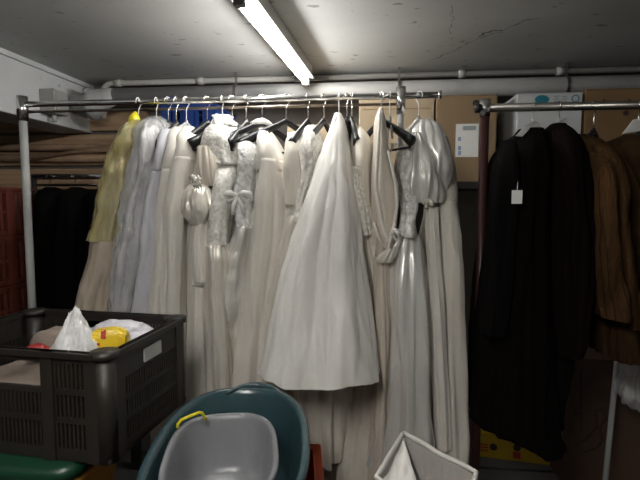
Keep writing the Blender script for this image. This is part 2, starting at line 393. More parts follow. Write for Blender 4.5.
# ------------------------------------------------------------------ garments
def interp(keys, z):
    # keys sorted by descending z; smooth (Catmull-Rom) interpolation of every further value
    if z >= keys[0][0]: return keys[0][1:]
    if z <= keys[-1][0]: return keys[-1][1:]
    for i in range(len(keys)-1):
        a, b = keys[i], keys[i+1]
        if a[0] >= z >= b[0]:
            t = (a[0]-z)/max(1e-6, a[0]-b[0]); p = keys[max(i-1,0)]; n = keys[min(i+2,len(keys)-1)]
            out = []
            for k in range(1, len(a)):
                h = a[0]-b[0]
                ma = (b[k]-p[k])/max(1e-6, p[0]-b[0]); mb = (n[k]-a[k])/max(1e-6, a[0]-n[0])
                t2, t3 = t*t, t*t*t
                out.append((2*t3-3*t2+1)*a[k] + (t3-2*t2+t)*ma*h + (-2*t3+3*t2)*b[k] + (t3-t2)*mb*h)
            return out
def sm(a, b, x):
    t = min(1, max(0, (x-a)/(b-a))); return t*t*(3-2*t)
def loft(keys, yc=RY, hd=.19, fold=.010, lam=.07, seed=1, n=150, step=.011, wr=.004, wf=9, rip=.0065, ex=.85, top=.08, open_bottom=True, start=.35, tilt=0, hem=0):
    """keys: (py, xl, xr[, yc, hd]) traced outline -> closed cloth body with hanging folds"""
    rnd = random.Random(seed); K = []
    for i, k in enumerate(keys):
        py, xl, xr = k[:3]; y = k[3] if len(k) > 3 else yc; h = k[4] if len(k) > 4 else hd
        hh = h
        if top:
            d0_ = max(0, (py-keys[0][0])*.0041); hh = h*(min(1, .12+.88*(d0_/top)**.6) if d0_ < top else 1)
        yk = y - .6*hh
        a, b = at(xl, py, yk), at(xr, py, yk)
        K.append([(a.z+b.z)/2, (a.x+b.x)/2, (b.x-a.x)/2, y, h])
    z0, z1 = K[0][0], K[-1][0]
    if top:
        for k in K:
            d = z0-k[0]; f = min(1, (.12 + .88*(d/top)**.6)) if d < top else 1
            k[4] *= f
    m = MB(); N = max(4, int((z0-z1)/step)); rs = []
    # arc parameter from the bottom ring
    def shape(a, b, th):
        c, s = math.cos(th), math.sin(th)
        return a*math.copysign(abs(c)**ex, c), b*math.copysign(abs(s)**ex, s)
    a, b = interp(K, z1+.3*(z0-z1))[1], interp(K, z1+.3*(z0-z1))[3]
    pts = [shape(a, b, 2*PI*j/n) for j in range(n+1)]
    acc = [0]
    for p, q in zip(pts, pts[1:]): acc.append(acc[-1]+math.hypot(q[0]-p[0], q[1]-p[1]))
    # equal arc spacing of the angles
    ths = []; j = 0
    for i in range(n):
        t = acc[-1]*i/n
        while acc[j+1] < t: j += 1
        ths.append(2*PI*(j + (t-acc[j])/max(1e-9, acc[j+1]-acc[j]))/n)
    nf = max(3, round(acc[-1]/lam)); ph = [rnd.uniform(0, 6.28) for _ in range(4)]
    ks = [(nf, .55), (max(2, round(nf*.55)), .45), (round(nf*1.7), .22)]
    for i in range(N+1):
        z = z0 + (z1-z0)*i/N; cx, aa, y, bb = interp(K, z); aa = max(aa, .004); bb = max(bb, .006); d = z0-z
        A = 2.2*fold*sm(0, start, d+.04); A = min(A, .42*aa); rp_ = min(rip*sm(0, .25, d+.02), .2*aa)
        w1 = noise.noise((seed*3.1, z*1.6, 0))*1.3; w2 = noise.noise((seed*7.7, z*2.3, 5))*1.5
        ring = []
        for j in range(n):
            th = ths[j]; t = 2*PI*j/n
            px_, py_ = shape(aa, bb, th)
            f = 0
            for q, (k, wt) in enumerate(ks):
                x = k*(t + .22*noise.noise((math.cos(t)*1.5+seed*2.3, math.sin(t)*1.5+z*.5, z*.9+q))) + ph[q] + (w1 if q else w2)
                f += wt*(.55*math.sin(x) + .45*(2*abs(math.sin(x/2 if k % 2 == 0 else x))-1))
            f *= .75+.6*noise.noise((math.cos(t)*2+seed, math.sin(t)*2, z*.8))
            nx, ny = px_/max(1e-6, aa*aa), py_/max(1e-6, bb*bb); l = math.hypot(nx, ny) or 1
            wv = wr*(noise.noise((cx*wf+px_*wf+seed, py_*wf, z*wf*.45)) + .5*noise.noise((px_*wf*2.4, py_*wf*2.4+seed, z*wf*1.3)))
            wv = max(-.4*aa, min(.4*aa, wv))
            g_ = noise.noise(((cx+px_)*22+seed, (y+py_)*22, z*1.5+.8*noise.noise((px_*5, z*3, seed))))
            h_ = noise.noise(((cx+px_)*9+seed, (y+py_)*9+4, z*2.2))
            o = A*f + wv + rp_*((1-3.2*abs(g_)) + .8*h_)
            zz = z + (hem*math.sin(ks[1][0]*t+ph[1])*(i/N)**6 if hem else 0)
            ring.append(Vector((cx+px_+o*nx/l, y+py_+o*ny/l, zz)))
        rs.append(ring)
    m.rings(rs, True, not open_bottom)
    return m
def dress(name, label, px, cat='dress', group='wedding dresses on the rail'):
    return thing(name, label, cat, (at(px,130,RY).x, RY, at(px,130,RY).z), group)
def part(root, name, m, mt, label=None, sm_=True): return m.build(name, M[mt], root, sm_, label=label)

# 1 yellow covered garment
g = dress('covered_garment', 'garment under a yellow tinted plastic cover with bright yellow knot on top', 138, 'garment', 'plastic covered garments')
k1 = [(119,132,141),(126,129,144),(140,120,143),(160,110,139),(185,103,135),(212,97,130),(240,91,125),(275,83,119),(314,72,113)]
part(g, 'garment', loft([(p, l+4, r-3) for p, l, r in k1[2:]], hd=.15, seed=3, fold=.012), 'taupe')
part(g, 'plastic_cover', loft(k1[:7], hd=.19, seed=4, fold=.012, lam=.05, wr=.014, wf=20, rip=.012), 'ywrap')
part(g, 'lower_cover', loft(k1[6:], hd=.185, seed=5, fold=.008, lam=.05, wr=.01, wf=14, top=0), 'taupe')
p = at(135,119,RY-.02)
kb = MB(); kb.tube([p+Vector((.004,0,.03)),p+Vector((0,0,.012)),p,p+Vector((-.006,-.01,-.02)),p+Vector((-.012,-.02,-.05)),p+Vector((-.02,-.03,-.075))], [.006,.022,.028,.022,.02,.004], 14, flat=.8)
part(g, 'knot', kb, 'yknot')
# 2 clear film garment
g = dress('covered_garment', 'pale garment wrapped in crinkled clear film, second from the left', 155, 'garment', 'plastic covered garments')
k2 = [(116,149,160),(122,143,163),(135,139,162),(155,136,160),(180,130,160),(210,124,154),(250,118,148),(290,112,142),(316,109,138)]
part(g, 'garment', loft([(p, l+5, r-4) for p, l, r in k2[1:]], hd=.16, seed=7, fold=.012), 'lilac')
part(g, 'plastic_cover', loft(k2, hd=.20, seed=8, fold=.012, lam=.045, wr=.016, wf=20, rip=.012), 'wrap')
# 3 lilac
g = dress('dress', 'narrow lilac grey dress beside the film wrapped garment', 167)
part(g, 'bodice', loft([(126,163,174),(135,160,178),(150,158,178),(172,154,174)], seed=11, fold=.006, open_bottom=False), 'lilac')
part(g, 'skirt', loft([(172,154,174),(200,148,169),(250,143,163),(300,136,159),(400,124,152)], seed=12, fold=.014, top=0, start=.1), 'lilac')
# 3c ivory
g = dress('dress', 'slim ivory dress between the lilac one and the cream one', 176)
part(g, 'bodice', loft([(126,172,184),(134,169,188),(150,167,188),(170,163,184)], seed=13, fold=.006, open_bottom=False), 'ivory')
part(g, 'skirt', loft([(170,163,184),(200,158,180),(250,155,175),(310,149,170),(420,142,166)], seed=14, fold=.014, top=0, start=.1), 'ivory')
# 4 cream
g = dress('dress', 'smooth cream dress with rounded shoulder, just above the brown crate corner', 187)
part(g, 'bodice', loft([(126,182,192),(136,178,198),(150,176,200),(163,172,199)], seed=15, fold=.005, open_bottom=False), 'ivory')
part(g, 'skirt', loft([(158,175,198),(170,170,197),(190,167,194),(220,164,191),(260,161,191),(320,156,190),(400,152,190),(440,150,190)], seed=16, fold=.010, lam=.1, top=0, start=.5, hd=.21), 'ivory')
# 5 lace shoulder + puff sleeve
g = dress('dress', 'white dress with lace shoulder and a gathered puff sleeve', 222)
part(g, 'lace_bodice', loft([(119,216,227),(123,212,230),(129,205,234),(139,198,238),(149,195,240),(158,200,240),(166,214,239)], hd=.18, seed=18, fold=.008, lam=.04, wr=.008, wf=20, open_bottom=False), 'lace')
part(g, 'skirt', loft([(150,196,226),(165,193,224),(190,190,220),(230,188,216),(280,187,217),(330,187,220),(400,186,222),(470,184,224)], seed=19, fold=.013, hd=.16, top=0), 'ivory')
pz = lambda px, py, y: at(px, py, y)
part(g, 'bodice_lining', loft([(146,196,214,1.80,.03),(160,195,218,1.785,.035),(175,196,220,1.78,.03),(186,200,220,1.78,.02)], seed=23, fold=.006, lam=.05, wr=.004, top=0, start=.05), 'beige')
part(g, 'neck_ruffle', loft([(115,212,229,1.93,.05),(118,213,228,1.92,.05),(122,211,231,1.91,.06),(125,212,230,1.90,.06)], seed=26, fold=.012, lam=.025, wr=.006, wf=40, top=0, start=.01, step=.004, open_bottom=False), 'lace')
part(g, 'puff_sleeve', loft([(184,191,203,1.76,.03),(190,186,207,1.76,.05),(199,184,209,1.76,.07),(210,184,210,1.76,.075),(219,187,207,1.76,.06),(225,192,204,1.76,.04)], seed=20, fold=.012, lam=.035, wr=.008, wf=30, top=0, start=.02, step=.005, open_bottom=False), 'isatin')
part(g, 'sleeve', loft([(222,190,207,1.75,.03),(240,189,206,1.745,.04),(262,191,206,1.74,.04),(283,194,207,1.735,.035)], seed=21, fold=.005, lam=.06, top=0, start=.05, open_bottom=False), 'ivory')
part(g, 'cuff', loft([(281,193,208,1.735,.037),(285,193,208,1.735,.037)], fold=0, wr=.001, top=0, step=.004, open_bottom=False), 'white')
part(g, 'underskirt', loft([(286,192,207,1.75,.035),(320,189,209,1.75,.05),(400,187,213,1.75,.06)], seed=22, fold=.006, lam=.06, top=0, start=.05), 'ivory')
rb = MB()
rnd = random.Random(3)
for i in range(9):
    p = at(190+rnd.uniform(0,12), 184+rnd.uniform(-4,5), 1.70); q = p+Vector((rnd.uniform(-.03,.03), -.01, rnd.uniform(-.015,.015)))
    rb.tube([p, (p+q)/2+Vector((0,-.015,.01)), q], [.004,.009,.003], 8, flat=.6)
part(g, 'ribbon_rosette', rb, 'lace')
# 6 lace bodice with gathered skirt
g = dress('dress', 'ivory dress with narrow lace bodice and gathered skirt, right of the puff sleeve', 212)
part(g, 'bodice', loft([(150,214,236,1.93,.14),(175,214,236,1.90,.16),(200,212,230,1.86,.15),(225,210,226,1.84,.13),(246,207,225,1.83,.13)], seed=24, fold=.006, wr=.006, wf=18, open_bottom=False), 'lace')
part(g, 'skirt', loft([(244,207,225,1.83,.135),(256,206,227,1.83,.15),(280,207,228,1.83,.15),(330,208,230,1.83,.15),(400,208,234,1.83,.16),(470,206,236,1.83,.16)], seed=25, fold=.014, lam=.045, top=0, start=.08), 'isatin')
# 7 beaded dress
g = dress('dress', 'beaded lace dress with satin ruched skirt and small bow at the bust', 246)
part(g, 'bodice', loft([(134,238,252),(146,236,258),(162,235,262),(180,234,262),(200,230,260),(222,237,258),(232,238,256)], seed=27, fold=.009, lam=.05, wr=.008, wf=18, hd=.18, open_bottom=False), 'bead')
part(g, 'skirt', loft([(226,239,256),(245,233,252),(270,226,248),(296,223,245),(330,219,242),(370,216,240),(420,213,238),(470,210,238)], seed=28, fold=.022, lam=.08, wr=.022, wf=13, hd=.2, top=0, start=.1), 'satin')
bw = MB()
c = at(238,196,1.745)
for sg in (-1, 1):
    bw.tube([c, c+Vector((sg*.025,-.012,.012)), c+Vector((sg*.045,-.008,.008)), c+Vector((sg*.055,.005,-.012)), c+Vector((sg*.03,-.004,-.018)), c], [.005,.010,.011,.008,.008,.005], 10, flat=.8)
    bw.tube([c, c+Vector((sg*.015,-.01,-.035)), c+Vector((sg*.02,-.005,-.07))], [.005,.009,.006], 8, flat=.4)
part(g, 'bow', bw, 'white')
# 8 beige
g = dress('dress', 'plain pale beige dress with thin straps, left of the big white skirt', 264)
part(g, 'bodice', loft([(128,258,268),(137,257,272),(152,257,278),(172,257,284)], seed=30, fold=.008, open_bottom=False), 'ivory')
part(g, 'skirt', loft([(160,258,281),(176,257,285),(200,253,290),(240,248,289),(300,240,282),(350,232,276),(400,225,272),(440,222,270)], seed=31, fold=.012, lam=.10, hd=.2, top=0, start=.2), 'ivory')
# 9b sleeveless cream
g = dress('dress', 'sleeveless cream dress with folded skirt showing under the white skirt', 287)
part(g, 'bodice', loft([(132,287,300),(142,285,303),(160,284,304),(185,283,304),(205,283,303)], seed=33, fold=.006, open_bottom=False), 'cream')
part(g, 'skirt', loft([(200,283,303,2.0,.15),(260,280,310,1.98,.13),(330,286,340,1.95,.13),(390,290,350,1.87,.13),(430,295,348,1.85,.13),(461,304,342,1.85,.13)], seed=34, fold=.022, lam=.11, top=0, start=.1), 'cream')
# 9 ruched ivory
g = dress('dress', 'ivory dress with ruched shirred strap and bodice, left edge of the white skirt', 309)
part(g, 'bodice', loft([(125,304,314),(134,302,318),(150,299,321),(175,294,321),(200,288,316),(222,283,312)], seed=36, fold=.008, lam=.03, wr=.009, wf=30, hd=.185, open_bottom=False), 'lace')
part(g, 'skirt', loft([(215,285,313),(245,278,306),(290,268,298),(340,257,294),(395,250,290),(440,248,288)], seed=37, fold=.014, lam=.07, hd=.19, top=0, start=.1), 'isatin')
# 10 big white skirt
g = dress('bridal_skirt', 'large plain white flared skirt hanging in front from one peak', 338, 'skirt')
part(g, 'skirt', loft([(113,334,341,1.93,.035),(120,331,344,1.92,.07),(132,327,347,1.89,.10),(150,320,350,1.85,.115),(172,313,352,1.80,.12),(200,303,356,1.76,.125),(235,291,360,1.73,.13),(280,279,367,1.70,.135),(330,268,373,1.67,.14),(362,261,377,1.65,.145),(382,256,379,1.64,.15)], seed=40, fold=.012, lam=.13, wr=.008, wf=7, rip=.004, top=0, start=.6, n=200, step=.009, hem=.008), 'white')
part(g, 'hem', loft([(384.5,257.6,379.4,1.64,.151),(389.5,256.4,380.6,1.64,.153)], seed=40, fold=.011, lam=.085, wr=.001, top=0, start=-.3, n=160, step=.005, hem=0), 'white')
bpy.data.objects.remove(bpy.data.objects['hem'])
part(g, 'waist_loop', MB().tube([at(336,118,1.86), at(334,126,1.83), at(335,136,1.80)], [.006,.01,.006], 10, flat=.5), 'satin')
# 11 beige long
g = dress('dress', 'beige dress with lace side panel and long skirt reaching below the white skirt', 356)
part(g, 'bodice', loft([(126,353,361),(136,350,370),(155,348,374),(180,347,374),(210,350,375)], seed=43, fold=.006, wr=.006, hd=.18, open_bottom=False), 'cream')
part(g, 'lace_panel', loft([(166,346,360,1.775,.02),(185,347,362,1.765,.025),(210,351,366,1.76,.025),(235,356,369,1.76,.02)], seed=44, fold=.006, lam=.03, wr=.007, wf=30, top=0, start=.03), 'lace')
part(g, 'skirt', loft([(205,350,375),(240,358,380),(290,364,387),(350,356,390),(390,348,389),(440,337,387),(500,322,384)], seed=45, fold=.016, lam=.09, hd=.18, top=0, start=.1), 'cream')
# 12 beige wrap
g = dress('dress', 'pale beige wrap dress with gathered knot at the hip, under the black hanger arm', 382)
part(g, 'bodice', loft([(108,378.5,383.5,1.88,.05),(118,375,386,1.86,.10),(140,374,388,1.85,.14),(165,372,392,1.85,.15),(190,372,397,1.85,.16),(215,373,397,1.85,.16),(238,374,394,1.85,.16),(256,373,391,1.85,.15)], seed=48, fold=.005, lam=.1, wr=.003, top=0, open_bottom=False), 'beige')
e = MB()
for path in ([(380,112),(378,150),(376,185),(381,220),(388,240),(391,254)], [(388,150),(396,185),(397,205),(394,225),(390,240),(387,256)], [(374,222),(378,236),(384,248)]):
    pp = [at(x, y, 1.69) for x, y in path]; e.tube(pp, [.005]+[.008]*(len(pp)-2)+[.005], 10, flat=.8)
part(g, 'edging', e, 'ivory')
part(g, 'hip_knot', loft([(249,387,393,1.70,.012),(254,382,393,1.695,.02),(259,377,392,1.695,.022),(263,378,391,1.70,.02)], seed=49, fold=.008, lam=.02, wr=.006, wf=40, top=0, start=.02, step=.004, open_bottom=False), 'cream')
part(g, 'skirt', loft([(256,374,391,1.86,.16),(290,373,392,1.86,.17),(330,372,393,1.86,.17),(400,370,392,1.86,.17),(500,364,392,1.86,.18)], seed=50, fold=.012, lam=.06, top=0, start=.1), 'beige')
# 13 satin
g = dress('dress', 'shiny white satin dress with lace bodice, huge folded shoulder puff and gathered skirt', 404)
part(g, 'bodice', loft([(146,399,415,1.95,.12),(168,396,417,1.93,.14),(190,398,418,1.90,.13),(206,402,418,1.84,.12),(222,402,415,1.80,.12),(237,401,416,1.80,.13)], seed=52, fold=.006, wr=.006, wf=20, top=0, open_bottom=False), 'bead')
part(g, 'skirt', loft([(234,400,418,1.84,.13),(240,397,421,1.84,.15),(255,394,423,1.83,.17),(290,390,426,1.82,.18),(340,389,428,1.82,.18),(400,386,430,1.82,.18),(470,376,434,1.82,.19)], seed=53, fold=.032, lam=.055, rip=.007, wr=.003, top=0, start=.12, n=130), 'satin')
part(g, 'shoulder_puff', loft([(119,423,433,1.900,.03),(124,419,440,1.890,.055),(134,417,445,1.880,.07),(150,419,448,1.870,.075),(168,424,448,1.870,.07),(182,429,447,1.870,.055),(190,433,445,1.870,.03)], seed=57, fold=.045, lam=.07, wr=.012, wf=14, rip=.010, top=0, start=.02, n=120, step=.006, open_bottom=False), 'satin')
part(g, 'puff_drape', loft([(132,413,422,1.835,.025),(142,411,428,1.830,.04),(158,409,434,1.820,.05),(176,406,440,1.815,.055),(193,404,443,1.810,.05),(203,406,441,1.810,.04)], seed=58, fold=.045, lam=.06, wr=.012, wf=16, rip=.010, top=0, start=.02, n=120, step=.006, open_bottom=False), 'satin')
rb = MB(); rnd = random.Random(8); c = at(428,204,1.76)
for i in range(14):
    an = rnd.uniform(0, 6.28); q = Vector((math.cos(an)*.02, rnd.uniform(-.012,.004), math.sin(an)*.02)); rb.tube([c, c+q*.7+Vector((0,-.012,0)), c+q], [.004,.009,.004], 8, flat=.6)
part(g, 'ribbon_rosette', rb, 'isatin')
bw = MB(); c = at(401,238,1.66)
bw.tube([c, c+Vector((-.012,-.008,.02)), c+Vector((-.022,-.004,.03)), c+Vector((-.03,.002,.012)), c+Vector((-.018,0,-.006)), c], [.004,.012,.012,.010,.009,.004], 10, flat=.7)
bw.tube([c, c+Vector((-.016,-.004,-.03)), c+Vector((-.026,0,-.07))], [.005,.011,.006], 8, flat=.4)
part(g, 'bow', bw, 'satin')
# 14 cream gown
g = dress('dress', 'plain cream full length gown, rightmost on the dress rail', 440)
part(g, 'bodice', loft([(124,424,438,2.03,.06),(136,428,448,2.03,.10),(155,432,453,2.03,.12),(180,434,457,2.02,.14),(205,430,459,1.99,.17)], seed=59, fold=.005, lam=.12, top=0, open_bottom=False), 'cream')
part(g, 'skirt', loft([(200,430,459,1.99,.17),(250,427,462,1.93,.18),(320,426,464,1.93,.185),(400,428,466,1.93,.19),(468,428,468,1.93,.19)], seed=60, fold=.013, lam=.085, top=0, start=.2), 'cream')
part(g, 'front_panel', loft([(207,427,437,1.79,.02),(230,427,438,1.75,.02),(280,430,442,1.735,.022),(350,433,446,1.73,.024),(450,438,450,1.73,.026)], seed=61, fold=.005, lam=.04, wr=.003, top=0, start=.05), 'ivory')

# dark garments on the recess rail
for i, (l, r, lab) in enumerate(((36,62,'dark coat in the recess, nearest to the red crates'), (60,88,'dark coat in the middle of the recess rail'), (86,122,'dark recess coat behind the yellow covered garment'))):
    t = thing('coat', lab, 'coat', (at((l+r)/2,190,R3Y).x, R3Y, at(60,190,R3Y).z), 'dark coats in the recess')
    hx = at((l+r)/2,185,R3Y).x
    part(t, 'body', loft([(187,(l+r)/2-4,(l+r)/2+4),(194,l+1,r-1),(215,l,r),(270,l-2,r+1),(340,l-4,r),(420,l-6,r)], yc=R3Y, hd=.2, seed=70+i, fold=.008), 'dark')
    hg = MB().tube([Vector((hx,R3Y,R3Z-.004))+Vector((0,.02*math.cos(R(q)),.02*math.sin(R(q)))) for q in range(190,-40,-20)]+[Vector((hx,R3Y,R3Z-.05)),Vector((hx,R3Y,R3Z-.08))], .0022, 8)
    tag(hg.build('clothes_hanger', M['chrome'], None, True), 'wire hanger hook over the ' + lab, 'hanger', 'hanger hooks in the recess')

# ------------------------------------------------------------------ coats on the right rack
def coat(name, label, px, cat='coat'): return thing(name, label, cat, (at(px,135,R2Y).x, R2Y, at(px,135,R2Y).z), 'coats on the right rack')
HG = 'hangers on the coat rail'
h = hang(534, 70, 's', 'hanger with white paper shoulder cover in the dark tagged coat', ry=R2Y, rzz=R2Z+.0026, group=HG)
hang(560, 80, 's', 'black hanger holding the maroon coat', ry=R2Y, rzz=R2Z+.0026, group=HG)
hang(595, 52, 'b', 'black hanger with wide shoulders above the camel fur coat', ry=R2Y, rzz=R2Z+.0026, group=HG)
hang(640, 62, 's', 'black hanger by the right edge holding the tan coat', ry=R2Y, rzz=R2Z+.0026, group=HG)
hang(664, 90, 's', 'black hanger beyond the tan coat', ry=R2Y, rzz=R2Z+.0026, group=HG)
g = coat('coat', 'long black coat with a white swing tag, by the maroon post', 520)
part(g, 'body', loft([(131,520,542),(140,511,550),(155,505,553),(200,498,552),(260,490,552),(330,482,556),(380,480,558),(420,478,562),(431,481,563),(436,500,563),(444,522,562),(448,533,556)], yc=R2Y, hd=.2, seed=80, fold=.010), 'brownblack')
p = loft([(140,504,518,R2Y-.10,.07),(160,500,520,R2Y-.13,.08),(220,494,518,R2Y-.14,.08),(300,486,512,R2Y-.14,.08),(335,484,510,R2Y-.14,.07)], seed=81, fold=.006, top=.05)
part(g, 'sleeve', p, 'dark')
part(g, 'collar', loft([(128,522,546,R2Y-.03,.05),(138,516,552,R2Y-.05,.08),(152,512,548,R2Y-.09,.08)], seed=82, fold=.004, top=0, step=.006), 'brownblack')
q = at(517,197,R2Y-.235)
g2 = MB().box(q, (.032,.0015,.042)); part(g, 'swing_tag', g2, 'tag', 'white swing tag', False)
part(g, 'tag_string', MB().tube([q+Vector((0,0,.022)), q+Vector((.004,.01,.05))], .0012, 6), 'tag')
a, b = at(516,137,R2Y-.12), at(539,126,R2Y-.03)
pc = MB(); t = (b-a)
pc.add([a+Vector((0,0,.004)), a+t*.35+Vector((0,0,.022)), a+t*.8+Vector((0,0,.026)), b+Vector((0,0,.012)), b+Vector((.006,-.01,-.022)), a+t*.5+Vector((.01,-.015,-.022))], [(0,1,2,3,4,5)])
part(g, 'paper_cover', pc.__class__().add(pc.v, pc.f), 'tag', 'white paper shoulder cover', False).modifiers.new('s','SOLIDIFY').thickness = .003
g = coat('coat', 'dark maroon coat between the black tagged coat and the camel fur', 560)
part(g, 'body', loft([(123,553,567),(131,549,574),(145,547,585),(190,548,594),(260,550,598),(330,550,586),(352,552,578)], yc=R2Y, hd=.2, seed=84, fold=.010), 'maroon')
g = coat('coat', 'long very dark coat hanging low between the rack post and the cardboard boxes', 548)
part(g, 'body', loft([(150,546,560,R2Y+.02,.12),(200,544,576,R2Y+.02,.16),(300,545,580,R2Y+.02,.16),(380,545,566,R2Y+.02,.14),(425,548,562,R2Y+.02,.12)], seed=85, fold=.010, top=0), 'dark')
g = coat('coat', 'camel brown fur coat hanging open with dark inside', 604)
part(g, 'body', loft([(134,572,592),(142,575,604),(155,585,611),(180,599,620),(220,602,625),(270,607,630),(318,613,635),(324,614,634)], yc=R2Y, hd=.2, seed=87, fold=.02, lam=.06, wr=.012, wf=14, rip=.012), 'fur')
part(g, 'lining', loft([(300,606,634),(340,604,640),(358,606,640)], yc=R2Y, hd=.17, seed=86, fold=.01, top=0), 'fur2')
part(g, 'sleeve', loft([(150,588,606,R2Y-.15,.06),(175,598,614,R2Y-.17,.07),(215,600,616,R2Y-.18,.07),(265,604,622,R2Y-.18,.07),(320,610,631,R2Y-.18,.07)], seed=88, fold=.008, lam=.05, wr=.010, wf=16, top=.06), 'fur')
g = coat('coat', 'tan suede coat at the right edge of the picture', 636)
part(g, 'body', loft([(134,626,648),(141,614,660),(152,612,668),(175,622,672),(210,632,676),(260,633,680),(305,634,684),(330,640,684)], yc=R2Y, hd=.18, seed=90, fold=.010), 'fur2')
g = coat('coat', 'black coat between the camel fur and the tan suede', 622)
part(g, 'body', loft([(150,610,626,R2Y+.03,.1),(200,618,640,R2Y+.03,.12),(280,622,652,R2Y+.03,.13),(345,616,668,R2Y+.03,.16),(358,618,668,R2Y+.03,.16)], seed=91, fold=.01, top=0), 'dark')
a, b = at(622,134,R2Y-.13), at(648,122,R2Y-.02)
tag(MB().add([a, a+(b-a)*.4+Vector((0,0,.03)), b+Vector((0,0,.016)), b+Vector((.01,-.01,-.02)), a+(b-a)*.5+Vector((.01,-.01,-.012))], [(0,1,2,3,4)]).build('paper_cover', M['tag'], None, solid=.003), 'white paper shoulder cover over the hanger at the right edge', 'paper cover')
# film covered garment hanging low at the right edge
g = coat('covered_garment', 'white garment wrapped in shiny film, bottom right under the tan coat', 634, 'garment')
part(g, 'garment', loft([(345,650,672,2.0,.06),(362,641,672,2.0,.09),(385,638,672,2.0,.09),(404,639,670,2.0,.09)], seed=93, fold=.012, top=0), 'white')
part(g, 'plastic_cover', loft([(250,655,672,2.0,.05),(345,645,676,2.0,.08),(360,638,678,2.0,.105),(385,635,678,2.0,.11),(404,635,676,2.0,.11),(414,641,674,2.0,.10)], seed=94, fold=.008, lam=.04, wr=.02, wf=16, top=0), 'wrap')

# ------------------------------------------------------------------ shelf and boxes
SZ = at(460,182,2.42).z
sx0, sx1 = at(140,150,2.6).x, 2.6
sh = thing('storage_shelf', 'dark shelf along the back wall behind the dresses', 'shelf', ((sx0+sx1)/2, 2.6, 0))
MB().b2((sx0,2.36,SZ-.035),(sx1,2.86,SZ)).build('shelf_board', M['shelf'], sh, bevel=.003)
for x in (sx0+.03, sx1-.03):
    for y in (2.39, 2.83): MB().b2((x-.02,y-.02,0),(x+.02,y+.02,SZ-.035)).build('upright', M['shelf'], sh)
def carton(name, label, xl, xr, yt, y, mt, dep=.34, z0=None, group='boxes on the shelf', flapgap=True):
    z0 = SZ if z0 is None else z0
    xa, xb, z1 = at(xl, yt+20, y).x, at(xr, yt+20, y).x, at((xl+xr)/2, yt, y).z
    t = thing(name, label, 'box', ((xa+xb)/2, y+dep/2, z0), group)
    MB().b2((xa,y,z0),(xb,y+dep,z1-.004)).build('body', M[mt], t, bevel=.004)
    m = MB(); xm = (xa+xb)/2
    m.b2((xa,y,z1-.004),(xb,y+dep/2-.003,z1)); m.b2((xa,y+dep/2+.003,z1-.004),(xb,y+dep,z1)); m.build('flap', M[mt], t)
    return t, xa, xb, z1
carton('cardboard_box', 'low tan cardboard box seen between the hangers left of the tall ones', 287, 357, 124, 2.42, 'card2')
t, xa, xb, z1 = carton('cardboard_box', 'tan cardboard box with a tape seam behind the chrome post cap', 359, 434, 98, 2.42, 'card2')
MB().b2((xa+.02,2.4188,z1-.055),(xb-.02,2.42,z1-.05)).build('seam', M['card'], t)
t, xa, xb, z1 = carton('cardboard_box', 'brown cardboard box with a white paper label', 436, 497, 95, 2.42, 'card')
a, b = at(456,124,2.4185), at(478,157,2.4185)
lb = MB().b2((a.x,2.4185,b.z),(b.x,2.42,a.z)).build('paper_label', M['tag'], t, label='white paper label with faint blue marks')
c_a, c_b = at(463,126,2.4175), at(476,130,2.4175); MB().b2((c_a.x,2.4175,c_b.z),(c_b.x,2.4185,c_a.z)).build('printed_line', M['grey_ink'], lb)
for y0 in (137,146,151): 
    c_a, c_b = at(458,y0,2.4175), at(461,y0+4,2.4175); MB().b2((c_a.x,2.4175,c_b.z),(c_b.x,2.4185,c_a.z)).build('printed_mark', M['blue_ink'], lb)
c_a, c_b = at(476,103,2.4185), at(481,108,2.4185); MB().tube([(c_a.x,2.4185,c_a.z),(c_a.x,2.421,c_a.z)], .016, 16).build('hand_hole', M['shelf'], t)
t, xa, xb, z1 = carton('carton', 'white carton with a teal oval mark and small circle', 517, 582, 93, 2.42, 'wcard')
def ell(m, px, py, rx, ry, y=2.4185, n=24, ring=0):
    c = at(px, py, y); k = y/FPX*1.0
    P = [Vector((c.x+rx*k*math.cos(2*PI*i/n), y, c.z+ry*k*math.sin(2*PI*i/n))) for i in range(n)]
    if ring:
        Q = [Vector((c.x+(rx-ring)*k*math.cos(2*PI*i/n), y, c.z+(ry-ring)*k*math.sin(2*PI*i/n))) for i in range(n)]
        return m.add(P+Q, [(i,(i+1)%n,n+(i+1)%n,n+i) for i in range(n)])
    return m.add(P, [tuple(range(n))])
ell(MB(), 542, 99.5, 6.5, 4).build('oval_mark', M['teal_ink'], t, solid=.0008)
ell(MB(), 575.5, 98.5, 3.6, 3.4, ring=.9).build('circle_mark', M['teal_ink'], t, solid=.0008)
m = MB()
for px in (554,562):
    for py in (96,98.5,101):
        a, b = at(px,py,2.4185), at(px+5,py+1,2.4185); m.b2((a.x,2.4185,b.z),(b.x,2.42,a.z))
m.build('printed_line', M['grey_ink'], t)
m = MB().tube([at(545,130,2.4185), at(556,124,2.4185), at(566,118,2.4185)], .003, 6).build('printed_stroke', M['grey_ink'], t)
t, xa, xb, z1 = carton('cardboard_box', 'large orange brown cardboard box at the right end of the shelf', 585, 676, 88, 2.42, 'card3')
m = MB()
for px in (603,628): a, b = at(px,99,2.4185), at(px+2,104,2.4185); m.b2((a.x,2.4185,b.z),(b.x,2.42,a.z))
m.build('printed_mark', M['dark_ink'], t)
ell(MB(), 626, 113, 2.6, 2.6).build('printed_dot', M['dark_ink'], t, solid=.0008)
